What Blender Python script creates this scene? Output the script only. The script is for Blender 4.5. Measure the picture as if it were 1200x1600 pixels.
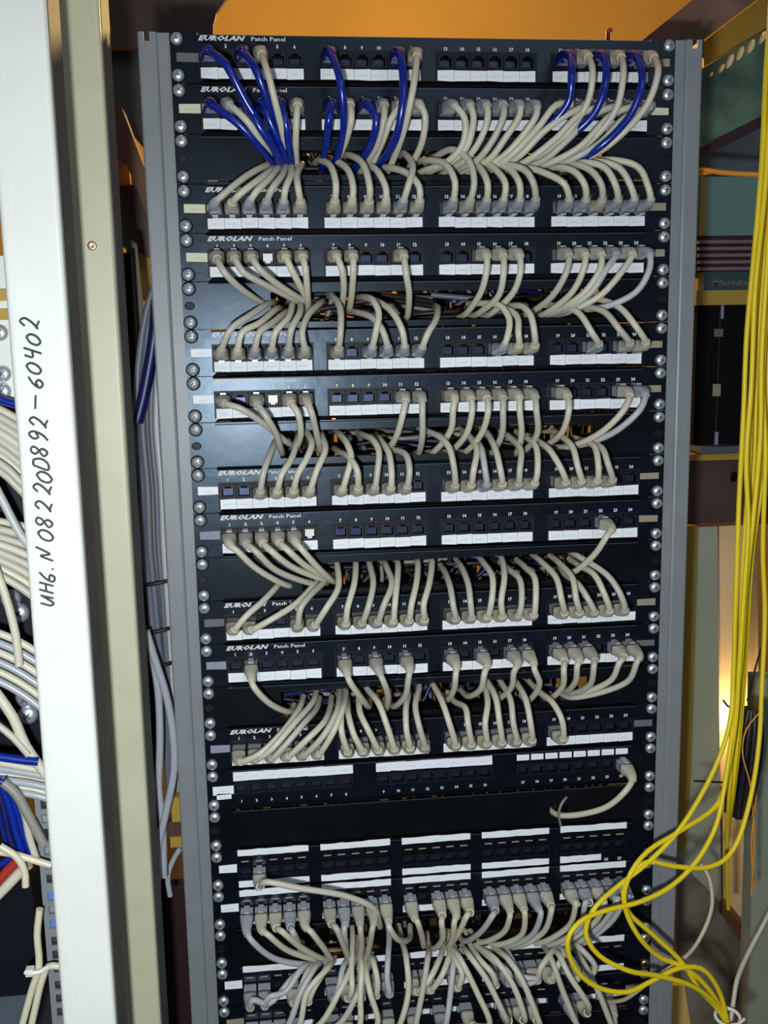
import bpy, math, random
from mathutils import Vector, Matrix
random.seed(7)
D = bpy.data
C = bpy.context.scene.collection
PI = math.pi
for o in list(D.objects): D.objects.remove(o)
# ---------------------------------------------------------------- camera
Z0 = 1.95                      # height of the middle of the topmost panel; rack face is the plane y = 0
YAW, PITCH, ROLL = -0.110407, -0.166477, 0.0185205
CAM = Vector((-0.161153, -0.997777, Z0 - 0.258963)); F = 1584.36
MR = Matrix.Rotation(YAW, 3, 'Z') @ Matrix.Rotation(PITCH, 3, 'X') @ Matrix.Rotation(ROLL, 3, 'Y')
cd = D.cameras.new('camera'); cam = D.objects.new('camera', cd); C.objects.link(cam)
cd.sensor_fit = 'VERTICAL'; cd.sensor_height = 32.0; cd.lens = F / 1600 * 32.0; cd.clip_start = 0.02
cam.matrix_world = Matrix.Translation(CAM) @ (MR @ Matrix.Rotation(PI / 2, 3, 'X')).to_4x4()
bpy.context.scene.camera = cam
def at(px, py, Y=0.0):
    """the point of the vertical plane y = Y seen at this place of the photograph"""
    d = MR @ Vector(((px - 600) / F, 1, -(py - 800) / F))
    return CAM + d * ((Y - CAM.y) / d.y)
# ---------------------------------------------------------------- world, lights, exposure
S = bpy.context.scene
w = D.worlds.new('world'); S.world = w; w.use_nodes = True
w.node_tree.nodes['Background'].inputs[0].default_value = (0.62, 0.75, 1.0, 1)
w.node_tree.nodes['Background'].inputs[1].default_value = 0.075
S.view_settings.view_transform = 'Standard'; S.view_settings.look = 'None'
S.view_settings.gamma = 1; S.view_settings.use_curve_mapping = False; S.view_settings.exposure = 0.0
def area(name, loc, target, size, energy, col, sy=None):
    l = D.lights.new(name, 'AREA'); l.size = size; l.energy = energy; l.color = col
    if sy: l.shape = 'RECTANGLE'; l.size_y = sy
    o = D.objects.new(name, l); C.objects.link(o); o.location = loc
    o.rotation_euler = (Vector(target) - Vector(loc)).to_track_quat('-Z', 'Y').to_euler(); return o
def bulb(name, loc, energy, col, r=0.03):
    l = D.lights.new(name, 'POINT'); l.energy = energy; l.color = col; l.shadow_soft_size = r
    o = D.objects.new(name, l); C.objects.link(o); o.location = loc; return o
area('phone_flash', (CAM.x - .05, CAM.y - .02, CAM.z - .08), (-0.12, 0, Z0 - .85), 0.03, 9.6, (0.91, 0.975, 1.0))
area('room_light', (0.5, -1.9, 2.75), (0, 0, 1.4), 0.9, 5, (0.82, 0.92, 1.0), 0.9)
bulb('warm_bulb_back', (0.15, 0.95, 2.28), 19, (1.0, 0.68, 0.26), 0.05)
bulb('warm_bulb_low', tuple(at(1150, 1130, .425)), 0.55, (1.0, 0.70, 0.30), 0.006)
bulb('warm_bulb_mid', (-0.10, 0.60, 1.45), 4, (1.0, 0.55, 0.2), 0.03)
# ---------------------------------------------------------------- materials
def mat(name, col, rough=0.5, metal=0.0, spec=0.5, noise=0.0, nscale=40, emit=None, es=1.0, bump=0.0, alpha=None, trans=0.0, coat=0.0):
    m = D.materials.new(name); m.use_nodes = True; nt = m.node_tree; b = nt.nodes['Principled BSDF']
    b.inputs['Base Color'].default_value = (*col, 1); b.inputs['Roughness'].default_value = rough
    b.inputs['Metallic'].default_value = metal; b.inputs['Specular IOR Level'].default_value = spec
    b.inputs['Transmission Weight'].default_value = trans; b.inputs['Coat Weight'].default_value = coat
    if emit: b.inputs['Emission Color'].default_value = (*emit, 1); b.inputs['Emission Strength'].default_value = es
    if noise or bump:
        tc = nt.nodes.new('ShaderNodeTexCoord'); n = nt.nodes.new('ShaderNodeTexNoise'); n.inputs['Scale'].default_value = nscale
        n.inputs['Detail'].default_value = 4; nt.links.new(tc.outputs['Object'], n.inputs['Vector'])
        if noise:
            r = nt.nodes.new('ShaderNodeMapRange'); r.inputs['From Min'].default_value = .3; r.inputs['From Max'].default_value = .7
            r.inputs['To Min'].default_value = 1 - noise; r.inputs['To Max'].default_value = 1 + noise
            nt.links.new(n.outputs['Fac'], r.inputs['Value'])
            v = nt.nodes.new('ShaderNodeVectorMath'); v.operation = 'SCALE'; v.inputs[0].default_value = col
            nt.links.new(r.outputs['Result'], v.inputs['Scale']); nt.links.new(v.outputs[0], b.inputs['Base Color'])
        if bump:
            bn = nt.nodes.new('ShaderNodeBump'); bn.inputs['Strength'].default_value = bump; bn.inputs['Distance'].default_value = .001
            nt.links.new(n.outputs['Fac'], bn.inputs['Height']); nt.links.new(bn.outputs[0], b.inputs['Normal'])
    return m
M = dict(
    panel=mat('black_powder_coat', (0.003, 0.004, 0.008), 0.30, noise=.25, nscale=60, bump=.2, spec=.42),
    plate=mat('black_plate_coat', (0.003, 0.0035, 0.005), 0.30, noise=.35, nscale=25, bump=.2, spec=.42),
    dark=mat('black_plastic', (0.004, 0.005, 0.010), 0.5, spec=.25),
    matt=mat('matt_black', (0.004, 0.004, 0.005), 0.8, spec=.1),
    pin=mat('contact_metal', (0.06, 0.07, 0.14), 0.35, metal=.7),
    bluegrey=mat('blue_grey_jacket', (0.12, 0.13, 0.17), 0.45),
    rack=mat('grey_blue_enamel', (0.20, 0.215, 0.228), 0.42, noise=.06, nscale=30),
    chrome=mat('zinc_screw', (0.62, 0.68, 0.72), 0.36, metal=.75),
    brass=mat('yellowed_screw', (0.5, 0.36, 0.2), 0.35, metal=1.0),
    edge=mat('edge_highlight', (0.05, 0.058, 0.085), 0.5),  # paler tone standing in for the highlight along plate edges
    dusk=mat('dusky_steel', (0.05, 0.046, 0.036), 0.55, noise=.4, nscale=12),
    slot=mat('dark_recess', (0.03, 0.03, 0.035), 0.5),
    ink=mat('white_print', (0.62, 0.62, 0.64), 0.6),
    grey0=mat('beige_grey_jacket', (0.57, 0.535, 0.42), 0.42),
    grey1=mat('warm_grey_jacket', (0.48, 0.455, 0.375), 0.42),
    grey2=mat('cool_grey_jacket', (0.44, 0.45, 0.44), 0.42),
    cream=mat('cream_jacket', (0.60, 0.56, 0.40), 0.4),
    dgrey=mat('dark_grey_jacket', (0.24, 0.23, 0.20), 0.45),
    blue=mat('blue_jacket', (0.003, 0.018, 0.24), 0.25, spec=.7),
    navy=mat('navy_jacket', (0.004, 0.006, 0.07), 0.4),
    plug=mat('clear_grey_plug', (0.36, 0.38, 0.42), 0.25, spec=.6),
    bplug=mat('blue_plug', (0.005, 0.012, 0.20), 0.2, spec=.6),
    yellow=mat('yellow_fibre_jacket', (0.80, 0.60, 0.01), 0.45),
    dyellow=mat('dull_yellow_jacket', (0.42, 0.33, 0.02), 0.5),
    orange=mat('orange_cord', (0.8, 0.32, 0.03), 0.5),
    red=mat('red_jacket', (0.35, 0.03, 0.02), 0.4),
    black=mat('black_jacket', (0.01, 0.008, 0.008), 0.5),
    white=mat('cream_white_enamel', (0.70, 0.71, 0.655), 0.35, noise=.03, nscale=15, coat=.3),
    beige=mat('beige_enamel', (0.50, 0.48, 0.34), 0.4, noise=.05, nscale=20),
    side=mat('dull_grey_side', (0.10, 0.095, 0.08), 0.6, metal=.1, noise=.3, nscale=14),
    marker=mat('grey_marker', (0.03, 0.04, 0.04), 0.6),
    teal=mat('teal_enamel', (0.12, 0.22, 0.20), 0.5, noise=.08, nscale=12),
    tealdk=mat('dark_teal_badge', (0.02, 0.06, 0.06), 0.5),
    slate=mat('slate_panel', (0.08, 0.10, 0.13), 0.6, noise=.2, nscale=10),
    glassy=mat('green_grey_glass', (0.10, 0.17, 0.12), 0.3, noise=.7, nscale=14),
    stripe=mat('dusky_rib', (0.20, 0.12, 0.13), 0.5),
    maroon=mat('dark_maroon', (0.03, 0.008, 0.01), 0.6),
    bark=mat('brown_painted_steel', (0.055, 0.028, 0.02), 0.55, noise=.5, nscale=9),
    brown=mat('red_brown_steel', (0.13, 0.045, 0.015), 0.6, noise=.4, nscale=9),
    wall=mat('ochre_wall', (0.80, 0.50, 0.13), 0.85, noise=.05, nscale=4),
    floor=mat('grey_floor', (0.12, 0.11, 0.10), 0.7, noise=.2, nscale=6),
    mustard=mat('mustard_paint', (0.40, 0.26, 0.03), 0.6, noise=.1, nscale=10),
    sage=mat('sage_grey_wall', (0.33, 0.35, 0.26), 0.7, noise=.08, nscale=8),
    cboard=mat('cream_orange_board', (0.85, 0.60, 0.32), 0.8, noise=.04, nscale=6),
    beam=mat('rusty_brown_beam', (0.17, 0.09, 0.055), 0.6, noise=.5, nscale=14),
    slotlight=mat('painted_slot_light', (0.95, 0.72, 0.38), 0.6),  # warm light of the tray slots put into the colour
    tray=mat('galvanised_tray', (0.24, 0.20, 0.15), 0.5, metal=.3, noise=.5, nscale=11),
    tie=mat('nylon_tie', (0.7, 0.7, 0.66), 0.4),
    led=mat('red_led', (0.8, 0.1, 0.02), 0.3, emit=(1.0, 0.12, 0.02), es=3.0),
    dash=mat('tan_print', (0.35, 0.26, 0.18), 0.6),
    blueplate=mat('blue_tag', (0.10, 0.2, 0.5), 0.5),
)
for k_ in ('panel', 'plate', 'edge'): M[k_].node_tree.nodes['Principled BSDF'].inputs['Specular Tint'].default_value = (0.62, 0.80, 1.0, 1)
def paper(name, col):
    m = mat(name, col, 0.7); nt = m.node_tree; b = nt.nodes['Principled BSDF']
    tc = nt.nodes.new('ShaderNodeTexCoord'); sp = nt.nodes.new('ShaderNodeSeparateXYZ'); nt.links.new(tc.outputs['Object'], sp.inputs[0])
    def mth(op, a, bb):
        n = nt.nodes.new('ShaderNodeMath'); n.operation = op
        for k, v in ((0, a), (1, bb)):
            if isinstance(v, (int, float)): n.inputs[k].default_value = v
            else: nt.links.new(v, n.inputs[k])
        return n.outputs[0]
    band = mth('LESS_THAN', mth('ABSOLUTE', mth('ADD', sp.outputs[2], 0.0008), 0), 0.0011)
    cmb = nt.nodes.new('ShaderNodeCombineXYZ'); nt.links.new(mth('MULTIPLY', sp.outputs[0], 900), cmb.inputs[0]); nt.links.new(mth('MULTIPLY', sp.outputs[2], 500), cmb.inputs[2])
    n = nt.nodes.new('ShaderNodeTexNoise'); n.inputs['Scale'].default_value = 1.0; nt.links.new(cmb.outputs[0], n.inputs['Vector'])
    ed = mth('LESS_THAN', mth('ABSOLUTE', sp.outputs[0], 0), 0.0052)
    fac = mth('MULTIPLY', mth('MULTIPLY', band, ed), mth('MULTIPLY', mth('GREATER_THAN', n.outputs['Fac'], .5), .22))
    mx = nt.nodes.new('ShaderNodeMix'); mx.data_type = 'RGBA'; nt.links.new(fac, mx.inputs[0])
    mx.inputs[6].default_value = (*col, 1); mx.inputs[7].default_value = (0.1, 0.12, 0.15, 1)
    nt.links.new(mx.outputs[2], b.inputs['Base Color']); return m
M['paper'] = paper('white_paper_label', (0.80, 0.82, 0.86))
M['pcream'] = paper('cream_label', (0.62, 0.62, 0.45)); M['pgrey'] = paper('grey_label', (0.12, 0.12, 0.13))
M['ptan'] = paper('tan_label', (0.28, 0.25, 0.17)); M['plilac'] = paper('lilac_label', (0.25, 0.25, 0.33))
# ---------------------------------------------------------------- mesh helpers
class MB:
    def __init__(s): s.v = []; s.f = []; s.m = []; s.sm = []
    def add(s, vs, fs, mi=0, smooth=False):
        n = len(s.v); s.v += [tuple(v) for v in vs]
        for f in fs: s.f.append([n + k for k in f]); s.m.append(mi); s.sm.append(smooth)
    def box(s, a, b, mi=0, M4=None):
        x0, y0, z0 = (min(a[k], b[k]) for k in range(3)); x1, y1, z1 = (max(a[k], b[k]) for k in range(3))
        vs = [Vector(p) for p in ((x0,y0,z0),(x1,y0,z0),(x1,y1,z0),(x0,y1,z0),(x0,y0,z1),(x1,y0,z1),(x1,y1,z1),(x0,y1,z1))]
        if M4: vs = [M4 @ v for v in vs]
        s.add(vs, [(0,3,2,1),(4,5,6,7),(0,1,5,4),(1,2,6,5),(2,3,7,6),(3,0,4,7)], mi)
    def tube(s, pts, r, n=8, mi=0, cap=True, radii=None):
        pts = [Vector(p) for p in pts]; N = len(pts); t = (pts[1] - pts[0]).normalized()
        u = t.orthogonal().normalized(); rings = []
        for i in range(N):
            t2 = (pts[min(i + 1, N - 1)] - pts[max(i - 1, 0)])
            if t2.length > 1e-9: t2.normalize(); u = (u - t2 * u.dot(t2)); u = u.normalized() if u.length > 1e-6 else t2.orthogonal().normalized(); t = t2
            w_ = t.cross(u); rr = radii[i] if radii else r
            rings.append([pts[i] + (u * math.cos(a) + w_ * math.sin(a)) * rr for a in (2 * PI * k / n for k in range(n))])
        s.rings(rings, mi, cap)
    def rings(s, rings, mi=0, cap=True, smooth=True):
        n = len(rings[0]); vs = [v for r in rings for v in r]; fs = []
        for i in range(len(rings) - 1):
            for k in range(n): fs.append((i*n+k, i*n+(k+1) % n, (i+1)*n+(k+1) % n, (i+1)*n+k))
        s.add(vs, fs, mi, smooth)
        if cap:
            s.add(rings[0], [tuple(range(n))[::-1]], mi); s.add(rings[-1], [tuple(range(n))], mi)
    def prism(s, poly, y0, y1, mi=0):
        """polygon of (x, z) points pushed from y0 to y1"""
        n = len(poly); vs = [(x, y0, z) for x, z in poly] + [(x, y1, z) for x, z in poly]
        s.add(vs, [tuple(range(n)), tuple(range(2*n-1, n-1, -1))] + [(k, k+n, (k+1) % n + n, (k+1) % n) for k in range(n)], mi)
    def column(s, poly, z0, z1, mi=0):
        n = len(poly); vs = [(x, y, z0) for x, y in poly] + [(x, y, z1) for x, y in poly]
        s.add(vs, [tuple(range(n))[::-1], tuple(range(n, 2*n))] + [(k, (k+1) % n, (k+1) % n + n, k+n) for k in range(n)], mi)
    def mesh(s, name, mats):
        me = D.meshes.new(name); me.from_pydata(s.v, [], s.f)
        for m in (mats if isinstance(mats, (list, tuple)) else [mats]): me.materials.append(m)
        me.polygons.foreach_set('material_index', s.m); me.polygons.foreach_set('use_smooth', s.sm); me.update(); return me
    def build(s, name, mats, parent=None, loc=None): return put(name, s.mesh(name, mats), parent, loc)
def put(name, me, parent=None, loc=None, rot=None):
    o = D.objects.new(name, me); C.objects.link(o)
    if parent: o.parent = parent
    if loc is not None: o.location = loc
    if rot is not None: o.rotation_euler = rot
    return o
def tag(o, label=None, cat=None, group=None, kind=None):
    if label: o['label'] = label
    if cat: o['category'] = cat
    if group: o['group'] = group
    if kind: o['kind'] = kind
    return o
def empty(name, loc, label=None, cat=None, group=None):
    o = D.objects.new(name, None); C.objects.link(o); o.location = loc; o.empty_display_size = .01
    return tag(o, label, cat, group)
def spline(P, step=0.006, closed=False):
    """Catmull-Rom through the points, evenly resampled"""
    P = [Vector(p) for p in P]; Q = [P[0] * 2 - P[1]] + P + [P[-1] * 2 - P[-2]]; out = []
    for i in range(1, len(Q) - 2):
        a, b, c, d = Q[i-1:i+3]
        t0 = 0; t1 = max((b - a).length, 1e-5) ** .5; t2 = t1 + max((c - b).length, 1e-5) ** .5; t3 = t2 + max((d - c).length, 1e-5) ** .5
        n = max(3, int((c - b).length / step))
        for k in range(n):
            t = t1 + (t2 - t1) * k / n
            A1 = a * ((t1-t)/(t1-t0)) + b * ((t-t0)/(t1-t0)); A2 = b * ((t2-t)/(t2-t1)) + c * ((t-t1)/(t2-t1)); A3 = c * ((t3-t)/(t3-t2)) + d * ((t-t2)/(t3-t2))
            B1 = A1 * ((t2-t)/(t2-t0)) + A2 * ((t-t0)/(t2-t0)); B2 = A2 * ((t3-t)/(t3-t1)) + A3 * ((t-t1)/(t3-t1))
            out.append(B1 * ((t2-t)/(t2-t1)) + B2 * ((t-t1)/(t2-t1)))
    out.append(P[-1]); return out
def plate(mb, x0, x1, z0, z1, holes, y0, y1, mi=0):
    """a flat plate from y0 (front) to y1 with rectangular openings"""
    xs = sorted({x0, x1} | {min(max(h[k], x0), x1) for h in holes for k in (0, 1)}); zs = sorted({z0, z1} | {min(max(h[k], z0), z1) for h in holes for k in (2, 3)})
    def solid(i, j):
        if i < 0 or j < 0 or i >= len(xs) - 1 or j >= len(zs) - 1: return False
        cx, cz = (xs[i] + xs[i+1]) / 2, (zs[j] + zs[j+1]) / 2
        return not any(h[0] < cx < h[1] and h[2] < cz < h[3] for h in holes)
    for i in range(len(xs) - 1):
        for j in range(len(zs) - 1):
            if not solid(i, j): continue
            a, b, c, d = xs[i], xs[i+1], zs[j], zs[j+1]
            mb.add([(a,y0,c),(b,y0,c),(b,y0,d),(a,y0,d)], [(0,1,2,3)], mi); mb.add([(a,y1,c),(b,y1,c),(b,y1,d),(a,y1,d)], [(3,2,1,0)], mi)
            if not solid(i-1, j): mb.add([(a,y0,c),(a,y0,d),(a,y1,d),(a,y1,c)], [(0,1,2,3)], mi)
            if not solid(i+1, j): mb.add([(b,y0,c),(b,y1,c),(b,y1,d),(b,y0,d)], [(0,1,2,3)], mi)
            if not solid(i, j-1): mb.add([(a,y0,c),(a,y1,c),(b,y1,c),(b,y0,c)], [(0,1,2,3)], mi)
            if not solid(i, j+1): mb.add([(a,y0,d),(b,y0,d),(b,y1,d),(a,y1,d)], [(0,1,2,3)], mi)
def text_mesh(items, shear=0.0, thick=0.0):
    """items: (string, x, z, height, width or None, centred); letters stand in the x-z plane facing -y"""
    mb = MB(); dg = None
    for s_, x, z, h, wd, cen in items:
        cu = D.curves.new('t', 'FONT'); cu.body = s_; cu.size = h * 1.38; cu.shear = shear; cu.resolution_u = 1; cu.align_x = 'CENTER' if cen else 'LEFT'
        cu.offset = thick
        ob = D.objects.new('t', cu); C.objects.link(ob); bpy.context.view_layer.update()
        me = D.meshes.new_from_object(ob.evaluated_get(bpy.context.evaluated_depsgraph_get()))
        k = 1.0
        if wd:
            X = [v.co.x for v in me.vertices]; k = wd / (max(X) - min(X))
        mb.add([(x + v.co.x * k, 0, z + v.co.y) for v in me.vertices], [tuple(p.vertices) for p in me.polygons])
        D.objects.remove(ob); D.curves.remove(cu); D.meshes.remove(me)
    return mb
# ---------------------------------------------------------------- setting
U = 0.04445
def ZC(i): return Z0 - U * i
m = MB(); m.box((-3.2, 1.9, 0), (3.2, 2.0, 3.1)); tag(m.build('wall_back', M['wall']), kind='structure')
m = MB(); m.box((-3.2, -3.4, -.1), (3.2, 2.0, 0)); tag(m.build('floor', M['floor']), kind='structure')
m = MB(); m.box((-3.2, -.2, 3.0), (3.2, 2.0, 3.1)); tag(m.build('ceiling', M['wall']), kind='structure')
# ---------------------------------------------------------------- the rack the panels are bolted to
NUMW = ['zeroth','first','second','third','fourth','fifth','sixth','seventh','eighth','ninth','tenth','eleventh','twelfth','thirteenth','fourteenth','fifteenth','sixteenth','seventeenth','eighteenth','nineteenth','twentieth','twenty-first','twenty-second','twenty-third','twenty-fourth','twenty-fifth']
rack = empty('equipment_rack', (0, 0, 0), 'open grey steel rack with two uprights carrying all the patch panels', 'rack')
def upright(sx):
    pr = [(-.2680, .070), (-.2680, .0020), (-.2674, .0006), (-.2660, .0), (-.2530, .0), (-.2514, .0006), (-.2506, .0016), (-.2504, .0022), (-.2500, .0026), (-.2300, .0026), (-.2300, .0042), (-.2520, .0042), (-.2520, .0016), (-.2664, .0016), (-.2664, .070)]
    zt = Z0 + .0225; mb = MB()
    def seg(poly, a, b): mb.column([(x * -sx, y) for x, y in (poly if sx > 0 else poly[::-1])][::-1], a, b)
    seg(pr, 0.03, zt - .008)
    # the slotted top: two ends left standing beside a U notch
    seg([(-.2680, .070), (-.2680, .0020), (-.2674, .0006), (-.2660, .0), (-.2622, .0), (-.2622, .0016), (-.2664, .0016), (-.2664, .070)], zt - .008, zt)
    seg([(-.2572, .0), (-.2530, .0), (-.2514, .0006), (-.2506, .0016), (-.2504, .0022), (-.2500, .0026), (-.2300, .0026), (-.2300, .0042), (-.2520, .0042), (-.2520, .0016), (-.2572, .0016)], zt - .008, zt)
    return mb
for sx in (-1, 1): upright(sx).build('upright', M['rack'], rack)
m = MB(); m.box((-.268, 0, 0), (.268, .07, .03)); m.build('base_beam', M['rack'], rack)
for sx in (-1, 1):
    m = MB(); m.box((sx * .23, -.02, 0), (sx * .268, .45, .028)); m.build('foot', M['rack'], rack)
# ---------------------------------------------------------------- shared meshes
GX = [-.2122, -.1027, .0072, .1180]; PW = .0157
def screw_mesh():
    mb = MB(); R = .0056; rings = []
    for k in range(6):
        a = k / 6 * PI / 2; rings.append([Vector((R * math.cos(a) * math.cos(b), -.0006 - .0034 * math.sin(a), R * math.cos(a) * math.sin(b))) for b in (2 * PI * j / 16 for j in range(16))])
    rings.append([Vector((.0006 * math.cos(2*PI*j/16), -.0040, .0006 * math.sin(2*PI*j/16))) for j in range(16)])
    mb.rings([[Vector((v.x, 0, v.z)) for v in rings[0]]] + rings)
    for a in (PI / 4, -PI / 4):
        mb.box((-.0023, -.00415, -.0004), (.0023, -.0032, .0004), 1, Matrix.Rotation(a, 4, 'Y'))
    return mb
SCREW = screw_mesh().mesh('mounting_screw', [M['chrome'], M['slot']]); SCREWB = screw_mesh().mesh('mounting_screw', [M['brass'], M['slot']])
mb = MB(); mb.rings([[Vector((r * math.cos(b), y, r * math.sin(b))) for b in (2*PI*j/20 for j in range(20))] for r, y in ((.0067, 0), (.0067, -.0007), (.0062, -.0013), (.0050, -.0014))]); WASHER = mb.mesh('washer', M['dark'])
mb = MB(); mb.rings([[Vector((r * math.cos(b), y, r * .8 * math.sin(b))) for b in (2*PI*j/16 for j in range(16))] for r, y in ((.0048, 0), (.0048, -.0006), (.0038, -.0006), (.0038, .0001))], 0); mb.rings([[Vector((r * math.cos(b), .0001, r * .8 * math.sin(b))) for b in (2*PI*j/16 for j in range(16))] for r in (.0038, .001)], 1)
EYE = mb.mesh('cage_nut_hole', [M['dark'], mat('nut_inside', (.22, .15, .19), .5)])
def port_mesh(w_, h_):
    mb = MB(); o = .0012; plate(mb, -w_/2, w_/2, -h_/2, h_/2, [(-.0056, .0056, -h_/2 + .0016, h_/2 - .0036), (-.003, .003, h_/2 - .0037, h_/2 - .0016)], -.0026, .009, 0)
    mb.box((-.0058, .0085, -h_/2), (.0058, .0092, h_/2), 2)
    for k in range(8): x = -.0042 + .0012 * k; mb.box((x - .0003, .0035, -h_/2 + .002), (x + .0003, .0060, h_/2 - .0045), 1)
    return mb.mesh('port', [M['dark'], M['pin'], M['matt']])
PORT = port_mesh(.0152, .0132); PORT50 = port_mesh(.0140, .0120)
def label_mesh(w_, h_, mt, rag=0.0):
    mb = MB(); j = [random.uniform(-rag, rag) for _ in range(4)]
    mb.add([(-w_/2, -.0002, -h_/2 + j[0]), (w_/2, -.0002, -h_/2 + j[1]), (w_/2, -.0002, h_/2 + j[2]), (-w_/2, -.0002, h_/2 + j[3]), (-w_/2, .0003, -h_/2 + j[0]), (w_/2, .0003, -h_/2 + j[1]), (w_/2, .0003, h_/2 + j[2]), (-w_/2, .0003, h_/2 + j[3])],
           [(0,1,2,3), (0,4,5,1), (1,5,6,2), (2,6,7,3), (3,7,4,0)]); return mb.mesh('paper_label', mt)
LAB = [label_mesh(PW - .0003, .0096, M['paper'], .0004) for _ in range(6)]
LAB50 = [label_mesh(.0148, .0072, M['paper'], .0003) for _ in range(3)]
NUMC = {}
def numbers(root, items):
    for s_, x, z, h, _, _ in items:
        if (s_, h) not in NUMC: NUMC[s_, h] = text_mesh([(s_, 0, 0, h, None, True)], thick=.0002).mesh('printed_number', M['ink'])
        put('printed_number', NUMC[s_, h], root, (x, -.0025, z))
NUMS = [(str(g * 6 + k + 1), GX[g] + PW * (k + .5), .0090, .0030, None, True) for g in range(4) for k in range(6)]
a_ = text_mesh([('EUROLAN', -.2135, .0152, .0042, .043, False)], shear=.35, thick=.00028); b_ = text_mesh([('Patch Panel', -.1655, .0152, .0036, .031, False)], thick=.0001)
a_.add(b_.v, b_.f); LOGO = a_.mesh('printed_title', M['ink'])
XH = .2390; HH = .02185
def faceplate(mb, holes, y0=-.0022, notch=.0034):
    nt_ = [(-.2140, .2140, -1, -HH + notch), (-.2140, .2140, HH - .0017, 1)] if notch else []
    plate(mb, -XH, XH, -HH, HH, nt_ + holes, y0, .0); mb.box((-.2138, y0 - .00015, HH - .0024), (.2138, y0 + .0005, HH - .0018), 1)  # the thin strip paints the highlight on the top lip
    for s_ in (-1, 1):
        if notch:
            p = [(s_ * .2140, -HH), (s_ * .2100, -HH + notch), (s_ * .2140, -HH + notch)]; mb.prism(p if s_ > 0 else p[::-1], y0, 0)
def add_screws(root, bolts, brass=()):
    for k, (x, z) in enumerate(bolts):
        if x < 0:
            s_ = put('mounting_screw', SCREW, root, (x, -.0036, z), (0, random.uniform(0, 3), 0)); put('washer', WASHER, s_, (0, .0014, 0))
        else: put('mounting_screw', SCREWB if k in brass else SCREW, root, (x, -.0024, z), (0, random.uniform(0, 3), 0))
BOLT = [(-.23255, .0158), (-.23255, -.0156), (.23255, .0158), (.23255, -.0156)]
mb = MB(); faceplate(mb, [(g - .0004, g + 6 * PW + .0004, -.0080, .0062) for g in GX]); FP24 = mb.mesh('faceplate', [M['panel'], M['edge']])
mb = MB()
for g in GX: plate(mb, g - .0016, g + 6 * PW + .0016, -.0184, .0080, [(g, g + 6 * PW, -.0078, .0060)], -.0030, -.0020)
BEZ = mb.mesh('port_bezel', M['dark'])
mb = MB(); mb.box((-.2280, .0095, -.0219), (.2280, .045, .0214)); mb.box((-.2140, 0, .0190), (.2140, .0095, .0198)); mb.box((-.2140, 0, -.0182), (.2140, .0095, -.0174)); HOUS = mb.mesh('rear_housing', M['matt'])
def ear_label(root, x, z, wd, h, mt):
    return put('ear_label', label_mesh(wd, h, M[mt], .0004), root, (x, -.0026, z))
def panel24(n, i, left, right, what):
    root = empty('patch_bay', (0, 0, ZC(i)), 'black 24-port patch panel, %s from top, %s' % (NUMW[n], what), 'patch panel', '24-port patch panels on the rack')
    put('faceplate', FP24, root); put('rear_housing', HOUS, root); put('port_bezel', BEZ, root); numbers(root, NUMS); put('printed_title', LOGO, root, (0, -.0024, 0))
    for g in GX:
        for k in range(6):
            put('port', PORT, root, (g + PW * (k + .5), -.0012, -.0009))
            put('paper_label', random.choice(LAB), root, (g + PW * (k + .5), -.0033, -.0134 + random.uniform(-.0002, .0002)), (0, random.uniform(-.008, .008), 0))
    add_screws(root, BOLT)
    if left: ear_label(root, -.2232, .0002, .0205, .0080, left)
    if right: ear_label(root, .2235, .0002 , .0205, .0068, right)
    return root
P24 = [(1, 0, 'pgrey', 'ptan', 'blue and grey cords at both ends'), (2, 1, 'pcream', 'pcream', 'cream labels on both ears'),
       (3, 3, 'pcream', 'ptan', 'every port filled by cords arching up'), (4, 4, 'pcream', 'ptan', 'cords bending down'),
       (5, 6, 'paper', 'ptan', 'white label on its left ear, cords going up'), (6, 7, 'paper', 'ptan', 'cords falling from its third socket group'),
       (7, 9, 'paper', 'ptan', 'cords rising from all but its end sockets'), (8, 10, 'plilac', 'ptan', 'two middle socket groups empty'),
       (9, 12, 'pgrey', 'ptan', 'socket groups nearly full'), (10, 13, 'plilac', 'pgrey', 'single cord in its left group'),
       (11, 15, 'plilac', 'pgrey', 'last five sockets empty')]
for a in P24: panel24(*a)
# cable managers: plates with a slot, cords pass through
def manager(i, slots, label, left_eye=True, lip=True):
    root = empty('cable_manager', (0, 0, ZC(i)), label, 'cable manager', 'slotted cable manager plates')
    mb = MB(); faceplate(mb, slots, notch=.0032); mb.box((-.2280, .006, -.0219), (.2280, .02, -.0185)); mb.box((-.2280, .006, .0185), (.2280, .02, .0214))
    if lip:
        for x0, x1, z0, z1 in slots:
            plate(mb, x0 - .0012, x1 + .0012, z0 - .0012, z1 + .0012, [(x0, x1, z0, z1)], -.0026, .010, 0)
    mb.build('slotted_plate', [M['plate'], M['edge']], root)
    add_screws(root, BOLT)
    for sx in (-1, 1): put('cage_nut_hole', EYE, root, (sx * .23255, -.0023, 0))
    return root
CM = [(2, [(-.158, .172, -.014, .008)], 'black cable manager plate under the second patch panel where blue cords enter'),
      (5, [(-.156, .172, -.0165, .0115)], 'black slotted plate between the fourth and fifth patch panels'),
      (8, [(-.152, .165, -.0145, .0125)], 'black slotted plate between the sixth and seventh patch panels'),
      (11, [(-.135, .160, -.0155, .0120)], 'black slotted plate between the eighth and ninth patch panels, warm light behind'),
      (14, [(-.160, .165, -.0150, .0130)], 'black slotted plate between the tenth and eleventh patch panels'),
      (17, [(.122, .142, -.012, .002)], 'black blank plate above the five-group panels, one cord entering at right'),
      (20, [(-.150, .200, -.016, .015)], 'black slotted plate buried under the crowd of cords near the bottom')]
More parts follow.
